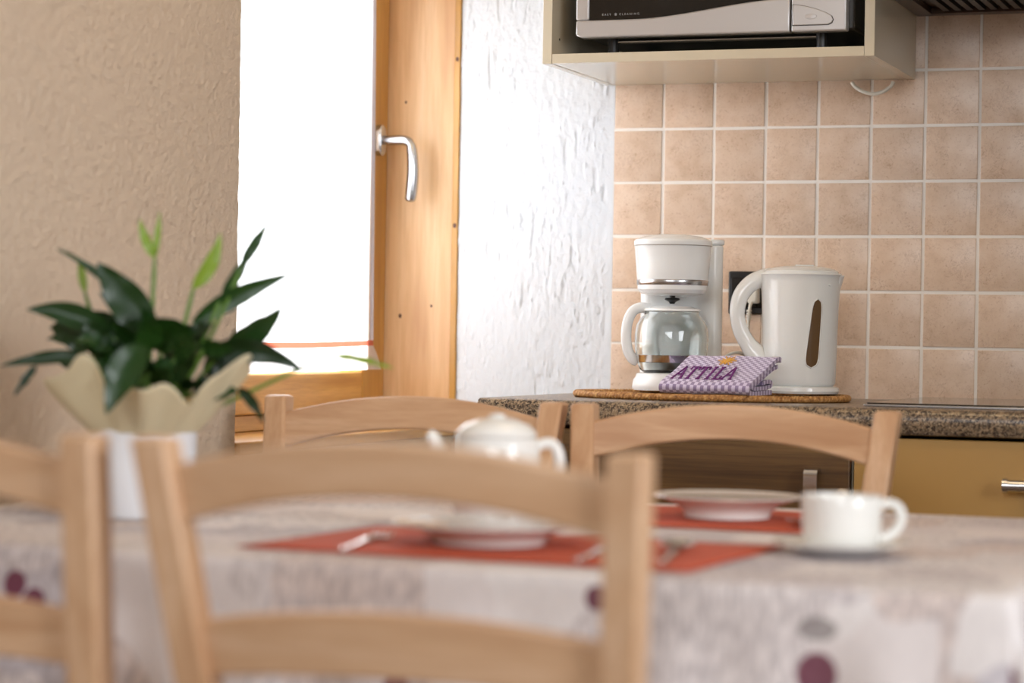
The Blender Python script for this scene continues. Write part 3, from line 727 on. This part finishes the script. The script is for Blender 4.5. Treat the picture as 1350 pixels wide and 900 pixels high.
# ================================================================== TABLE
TX0, TX1, TY0, TY1, TZ = -.285, 1.060, -2.125, -1.125, .75
tb = thing('dining_table', 'wooden dining table hidden under the printed tablecloth', 'table', (.42, -1.72, 0))
MB().box(TX0-.42+.004, TX1-.42-.004, TY0+1.72+.004, TY1+1.72-.004, TZ-.032, TZ-.002).build('tabletop', M_BEECH_X, tb, bevel=.004)
MB().box(-.05, .05, -.05, .05, .03, TZ-.033).build('pedestal', M_BEECH_Z, tb, bevel=.006)
MB().box(-.14, .14, -.12, .12, 0, .03).build('foot', M_BEECH_X, tb, bevel=.006)
def drape(a, b):
    ovn, ovf, ovx = .25, .10, .25
    fx = TX0-.012 + (TX1-TX0+.012+ovx)*a; fy = TY0-ovn + (TY1-TY0+ovn+ovf)*b
    dx = max(0, fx-TX1) - max(0, TX0-fx); dy = min(0, fy-TY0) + max(0, fy-TY1)
    cx, cy = min(max(fx, TX0), TX1), min(max(fy, TY0), TY1)
    d = math.hypot(dx, dy)
    z0 = TZ + .0008 + .0006*noise.noise(Vector((fx*9, fy*9, 0)))
    if d < 1e-6: return (fx, fy, z0)
    ox, oy = dx/d, dy/d; r = .010
    if d < r*PI/2: th = d/r; out = r*math.sin(th); dn = r*(1-math.cos(th))
    else: out = r + .03*(d-r*PI/2); dn = r + (d-r*PI/2)*.995
    s_ = (fx if abs(dy) > abs(dx) else fy) ; corner = (min(abs(dx), abs(dy))/d) if d else 0
    amp = min(1, max(0, (d-.02)/.12))
    wv = .010*math.sin(s_*26+1.0) + .006*math.sin(s_*61+.4) if dy < 0 or dx > 0 else 0
    out += amp*(wv*.8 + .008) + corner*amp*.035*(.6+.4*math.sin(math.atan2(dy, dx)*9))
    return (cx+ox*out, cy+oy*out, z0-dn)
NU, NV = 150, 140
ovn, ovf, ovx = .25, .10, .25
cm = MB(); cm.grid(NU, NV, drape, lambda a, b: (TX0-.012+(TX1-TX0+.012+ovx)*a, TY0-ovn+(TY1-TY0+ovn+ovf)*b))
tag(cm.build('tablecloth', M_CLOTH, smooth=70), 'pale patchwork-print tablecloth with burgundy motifs draped over the table', 'tablecloth')
CZ = TZ + .0022

# red place mats
def placemat(cx, cy, hx, hy, rz, label):
    b = MB(); b.grid(24, 16, lambda a, c: ((2*a-1)*hx, (2*c-1)*hy, .0008+.0005*math.sin(a*17)*math.sin(c*11)))
    o = b.build('place_mat', M_REDMAT, smooth=60, solid=.0012); o.location = (cx, cy, CZ+.0004); o.rotation_euler = (0, 0, rz)
    tag(o, label, 'place mat', 'red place mats')
placemat(.507, -1.905, .248, .166, math.radians(-3), 'brick-red cloth place mat at the near side of the table')
placemat(.570, -1.385, .190, .165, math.radians(-3), 'brick-red cloth place mat at the far side under the rear plate')

def plate(cx, cy, R, H, label):
    t = thing('plate', label, 'plate', (cx, cy, CZ+.0035), 0, 'white breakfast plates')
    p = [(0, .0008), (R*.52, .0008), (R*.54, 0), (R*.57, 0), (R*.58, H*.22), (R*.68, H*.56), (R*.82, H*.80), (R*.99, H-.0005), (R, H), (R*.985, H+.0015), (R*.82, H*.80+.003), (R*.68, H*.58+.004), (R*.57, H*.28+.003), (0, H*.20+.003)]
    MB().lathe(p, 64).build('dish', M_PORC, t, smooth=50)
    MB().lathe([(R*.955, H+.0006), (R*.99, H+.0020), (R*1.004, H+.0008), (R*.99, H+.0003)], 64).build('rim_line', plain('grey_rim_glaze', rgb(190, 184, 176), .15), t, smooth=60)
plate(.473, -1.900, .105, .021, 'white plate on the near red place mat')
plate(.600, -1.385, .094, .026, 'white deep plate on the far red place mat')

# cup and saucer
sx_, sy_ = .8355, -1.80
sa = MB(); sa.lathe([(0, .0008), (.034, .0008), (.036, 0), (.040, .001), (.056, .007), (.0725, .0125), (.0735, .0140), (.072, .0145), (.055, .0095), (.036, .0045), (.030, .0040), (0, .0040)], 56)
o = sa.build('saucer', M_PORC, smooth=50); o.location = (sx_, sy_, CZ); tag(o, 'white porcelain saucer under the coffee cup', 'saucer')
cup = thing('coffee_cup', 'white porcelain coffee cup standing on its saucer', 'cup', (sx_, sy_, CZ+.0042), math.radians(14))
cpf = [(0, .003), (.022, .003), (.024, 0), (.029, 0), (.035, .003), (.0395, .010), (.0415, .020), (.0425, .040), (.0430, .057), (.0425, .0585), (.0410, .0575), (.0395, .040), (.037, .022), (.030, .009), (0, .007)]
MB().lathe(cpf, 56).build('bowl', M_PORC, cup, smooth=50)
chd = MB(); chd.tube(catmull([(.0405, 0, .049), (.052, 0, .051), (.061, 0, .045), (.0635, 0, .034), (.058, 0, .023), (.049, 0, .0155), (.0385, 0, .013)], 6), .0036, 10, 1.4); chd.build('handle', M_PORC, cup, smooth=70)

# teapot / coffee pot
tp = thing('coffee_pot', 'white porcelain coffee pot with domed lid in the middle of the table', 'coffee pot', (.4056, -1.70, CZ), math.radians(12))
MB().lathe([(0, .001), (.034, .001), (.038, 0), (.044, .004), (.050, .025), (.0525, .055), (.0515, .085), (.0485, .104), (.0465, .108), (.0440, .108), (.046, .085), (.047, .055), (.044, .025), (.035, .006), (0, .005)], 56).build('body', M_PORC, tp, smooth=50)
tl_ = MB(); tl_.lathe([(.0455, .1085), (.0470, .1105), (.0455, .1150), (.038, .1225), (.024, .1285), (.012, .1305), (.0085, .1312), (.0095, .1330), (.0095, .1345), (.0060, .1358), (0, .1360)], 48); tl_.build('lid', M_PORC, tp, smooth=50)
ts = MB(); ts.tube(catmull([(-.044, 0, .055), (-.058, 0, .070), (-.066, 0, .088), (-.074, 0, .104), (-.081, 0, .110)], 6), [.0135-.007*i/24 for i in range(25)], 12); ts.build('spout', M_PORC, tp, smooth=70)
th_ = MB(); th_.tube(catmull([(.046, 0, .098), (.060, 0, .103), (.070, 0, .097), (.0745, 0, .080), (.071, 0, .060), (.062, 0, .042), (.049, 0, .030)], 6), .0046, 10, 1.4); th_.build('handle', M_PORC, tp, smooth=70)

# cutlery
def cutlery(kind, x, y, rz, label, z=CZ+.0022):
    t = thing(kind, label, kind.split('_')[-1], (x, y, z), rz, 'steel cutlery on the place mats')
    h = MB(); n = 14
    def hf(a, b):
        yy = -.10 + .125*a; wd = .0058 - .0026*math.sin(PI*min(1, a*1.1)) if a > .1 else .0062*math.sqrt(max(.02, a/.1))
        return ((2*b-1)*wd, yy, .0012 + .003*a*a)
    h.grid(n, 4, hf); h.build('handle', M_POLISH, t, smooth=60, solid=.0022)
    if 'spoon' in kind:
        MB().grid(12, 10, lambda a, b: ((2*b-1)*.0195*math.sqrt(max(0, 1-(2*a-1)**2))*(1-.12*a), .024+.052*a, .0042+.0035*a-.0060*(1-(2*a-1)**2)*(1-(2*b-1)**2)+.003)).build('bowl', M_POLISH, t, smooth=70, solid=.0012)
    elif 'fork' in kind:
        MB().grid(8, 6, lambda a, b: ((2*b-1)*(.004+.0075*min(1, a*2)), .024+.022*a, .0042-.002*a)).build('neck', M_POLISH, t, smooth=60, solid=.0014)
        for q in range(4):
            MB().tube([(-.0105+.007*q, .0455, .0022), (-.0105+.007*q, .07, .0018), (-.0098+.0066*q, .088, .006)], [.0015, .0014, .0007], 6).build('tine', M_POLISH, t)
    else:
        MB().grid(16, 4, lambda a, b: ((b-.3)*.019*(1 if a < .75 else math.sqrt(max(.01, 1-((a-.75)/.25)**2))), .024+.10*a, .004-.002*min(1, a*3)+.0004)).build('blade', M_POLISH, t, smooth=60, solid=.0012)
cutlery('dinner_fork', .352, -1.955, math.radians(9), 'steel fork beside the near white plate')
cutlery('table_spoon', .686, -1.925, math.radians(10), 'steel spoon beside the near white plate')
cutlery('dinner_knife', .612, -1.95, math.radians(6), 'steel knife close beside the near white plate')
cutlery('table_spoon', .715, -1.44, math.radians(185), 'steel spoon on the far red mat behind the coffee cup')
cutlery('dinner_fork', .455, -1.40, math.radians(184), 'steel fork on the far red mat beside the deep plate')

# ================================================================== CHAIRS
ZT, REC, SPL, HT, ZS = .884, .24, .09, .221, .45
def yb(z): return (ZT-z)*REC
def hx(z): return HT - SPL*(ZT-z)
def chair_meshes():
    def post(s):
        b = MB(); w_, d_ = .0175, .0175
        st = [(0, .185, .085), (.25, .176, .105), (ZS, hx(ZS), yb(ZS)), (.66, hx(.66), yb(.66)), (ZT-.004, hx(ZT-.004), yb(ZT-.004)), (ZT, hx(ZT), yb(ZT))]
        for i, (z, x, y) in enumerate(st):
            k_ = .88 if i == len(st)-1 else 1
            if i == 0: k_ = .85
            for dx, dy in ((-1, -1), (1, -1), (1, 1), (-1, 1)): b.v.append((s*x+dx*w_*k_, y+dy*d_*k_, z))
        for i in range(len(st)-1):
            for q in range(4): b.f.append((i*4+q, i*4+(q+1) % 4, i*4+4+(q+1) % 4, i*4+4+q))
        b.f += [(3, 2, 1, 0), tuple(len(st)*4-4+q for q in range(4))]
        return b.build('post', M_BEECH_Z, None, bevel=.0045, seg=3)
    def slat(zt, zb, rt, rb_):
        b = MB(); n = 24; th = .0085
        vs = []
        for i in range(n+1):
            s = -1+2*i/n
            for (ze, ri) in ((zb, rb_), (zt, rt)):
                z = ze + ri*(1-s*s); x = s*(hx(ze)-.012); y = yb(z) - .014*(1-s*s) + .004
                vs += [(x, y-th, z-REC*th*.3), (x, y+th, z+REC*th*.3)]
        fs = []
        for i in range(n):
            o_ = i*4; p = o_+4
            fs += [(o_, p, p+2, o_+2), (o_+1, o_+3, p+3, p+1), (o_+2, p+2, p+3, o_+3), (o_, o_+1, p+1, p)]
        fs += [(0, 2, 3, 1), (n*4, n*4+1, n*4+3, n*4+2)]
        b.add(vs, fs); return b.build('slat', M_BEECH_X, None, bevel=.004, seg=3)
    parts = [post(-1), post(1), slat(.8575, .8065, .029, .031), slat(.718, .667, .019, .010)]
    sb = MB(); y0 = yb(ZS)+.005
    sb.prism([(-.155, y0), (.155, y0), (.20, y0+.37), (.19, y0+.395), (-.19, y0+.395), (-.20, y0+.37)], ZS-.012, ZS+.012)
    parts.append(sb.build('seat', M_BEECH_X, None, bevel=.008, seg=3))
    for s in (-1, 1):
        parts.append(MB().box(s*.175-.0175, s*.175+.0175, y0+.335, y0+.37, 0, ZS-.0125).build('leg', M_BEECH_Z, None, bevel=.004))
        parts.append(MB().box(s*.171-.009, s*.171+.009, y0+.02, y0+.334, ZS-.06, ZS-.0125).build('side_apron', M_BEECH_X, None))
    parts.append(MB().box(-.157, .157, y0+.34, y0+.362, ZS-.06, ZS-.0125).build('front_apron', M_BEECH_X, None))
    parts.append(MB().box(-.155, .155, .095, .113, .27, .30).build('stretcher', M_BEECH_X, None))
    return parts
cparts = chair_meshes(); first = True
for (x, y, rz, lab) in [(.573, -2.43, 0, 'beech ladder-back chair in the middle of the near side, its back to the viewer'),
                        (.060, -2.43, 0, 'beech chair in front of the plant, cut off by the picture edge'),
                        (.510, -1.02, PI, 'beech chair behind the table in front of the granite worktop and towel'),
                        (.018, -1.01, PI, 'beech chair behind the table in front of the window')]:
    t = thing('dining_chair', lab, 'chair', (x, y, 0), rz, 'beech chairs around the table')
    for p in cparts:
        q = p if first else p.copy()
        if not first: COL.objects.link(q)
        q.parent = t
    first = False

# ================================================================== PLANT
PC = vec(-.044, -1.724, CZ)
pl = thing('potted_plant', 'leafy green plant in a white pot wrapped in cream paper', 'plant', PC)
MB().lathe([(0, .001), (.054, .001), (.056, 0), (.0585, .004), (.063, .06), (.0655, .122), (.0665, .128), (.0650, .130), (.0635, .128), (.060, .06), (.056, .008), (0, .006)], 48).build('pot', M_BUCKET, pl, smooth=45)
MB().lathe([(0, .120), (.055, .120), (.060, .112), (0, .105)], 24).build('soil', M_SOIL, pl)
def paper(a, b):
    th = 2*PI*a
    top = .158 + .020*math.sin(th*3+.6) + .010*math.sin(th*7+2) + .006*math.sin(th*13) + .016*abs(math.cos(th))
    fold = .013*math.sin(th*5+.5) + .003*math.sin(th*16)
    z = .098 + (top-.098)*b; r = .0595 + (.052)*b**.9 + fold*b + (.010 if math.cos(th) > .4 else 0)*b
    return (r*math.cos(th), r*math.sin(th), z)
MB().grid(120, 10, paper).build('wrapping_paper', M_PAPER, pl, smooth=70, solid=.0008)
def leaf(name, base, tip, width, mat, bend=(0, 0, 0), roll_=0.0, droop=.0, stem=True):
    b0, t0 = Vector(base)-PC, Vector(tip)-PC; mid = (b0+t0)/2 + Vector(bend)
    ax = (t0-b0).normalized(); side = ax.cross(-FW).normalized()
    side = (Matrix.Rotation(roll_, 3, ax) @ side); nrm = side.cross(ax)
    def f(a, c):
        p = bez(b0, mid, t0, a); wd = width/2*(math.sin(PI*min(1, a*.97+.03)**.8))**.85*(1-.25*a)
        s = 2*c-1; return p + side*(s*wd) + nrm*(abs(s)*wd*.35 - .0015*math.sin(a*18+s*2)*abs(s))
    lf = MB(); lf.grid(14, 6, f, lambda a, c: (a, c)); lo_ = lf.build(name, mat, pl, smooth=80)
    if stem:
        root = Vector((b0.x*.25, b0.y*.25, .118))
        if (b0-root).length > .015:
            m2 = (b0+root)/2 + Vector((b0.x*.15, b0.y*.15, .02))
            MB().tube([bez(root, m2, b0, i/8) for i in range(9)], [.0028]*8+[.0020], 6).build('stem', M_STEM, pl, smooth=60)
LV = [((.0639, -1.6839, 1.0588), (.0943, -1.6727, 1.113), .0168, 0, (.002, 0, .004), .3),
      ((.0103, -1.7035, .9885), (.1239, -1.6621, 1.0506), .028, 0, (0, 0, .012), .2),
      ((.0552, -1.7, .9616), (.1211, -1.6845, 1.0095), .037, 0, (.01, 0, -.004), .5),
      ((.0322, -1.7148, .9519), (.1516, -1.6841, .9312), .035, 0, (.01, 0, .028), .3),
      ((.020, -1.8500, .9600), (-.001, -1.8930, .8800), .044, 0, (0, -.012, .006), 0),
      ((-.0315, -1.7315, .9738), (-.0912, -1.7616, 1.06), .052, 0, (-.006, 0, .004), .2),
      ((-.0747, -1.7473, .9685), (-.1713, -1.7909, 1.0007), .035, 0, (0, 0, .022), .1),
      ((-.0972, -1.7619, .9451), (-.1958, -1.8106, .9315), .0195, 0, (0, 0, .008), .2),
      ((-.1592, -1.7845, .9329), (-.1781, -1.8042, .8961), .0118, 0, (0, 0, 0), .2),
      ((-.0508, -1.7257, 1.0013), (-.1502, -1.7618, 1.0772), .0125, 0, (-.004, 0, .016), .3),
      ((-.1176, -1.7436, 1.0234), (-.1273, -1.7428, 1.0669), .0118, 1, (0, 0, 0), .2),
      ((-.0353, -1.72, 1.0663), (-.0535, -1.7265, 1.115), .0138, 1, (-.006, 0, 0), .2),
      ((-.0376, -1.7176, 1.0664), (-.0326, -1.7136, 1.1249), .0095, 1, (.002, 0, 0), .2),
      ((.0096, -1.7037, 1.0301), (.0398, -1.6926, 1.0991), .021, 1, (.012, 0, -.004), .3),
      ((.1666, -1.6339, .9515), (.2336, -1.6011, .9359), .0108, 1, (0, 0, .006), .4),
      ((.0771, -1.7113, .9097), (.1149, -1.7189, .8689), .016, 0, (.006, 0, .006), .2)]
LV.append(((.043, -1.692, 1.022), (.076, -1.680, 1.082), .017, 0, (.004, 0, -.002), .3))
NOSTEM = {8, 15, 12, 4}
for i, (b, t, wd, k_, bend, rl) in enumerate(LV):
    leaf('spathe' if k_ else 'leaf', b, t, wd, M_SPATHE if k_ else M_LEAF, bend, rl, stem=i not in NOSTEM)
rng = random.Random(11)
for i in range(74):     # dense centre of the plant
    a = rng.uniform(0, 2*PI); r = rng.uniform(.0, .080); z0 = rng.uniform(.16, .235) - r*.25
    b = PC + vec(r*math.cos(a), r*.7*math.sin(a), z0)
    ln_ = rng.uniform(.05, .09); out = rng.uniform(.3, .95)
    t = b + vec(math.cos(a)*ln_*out, math.sin(a)*ln_*out*.8, ln_*rng.uniform(-.15, .65))
    if t.y > -1.64: t.y = -1.64
    leaf('leaf', b, t, rng.uniform(.022, .040), M_LEAF, (0, 0, rng.uniform(.004, .022)), rng.uniform(-.9, .9), stem=i % 4 == 0)
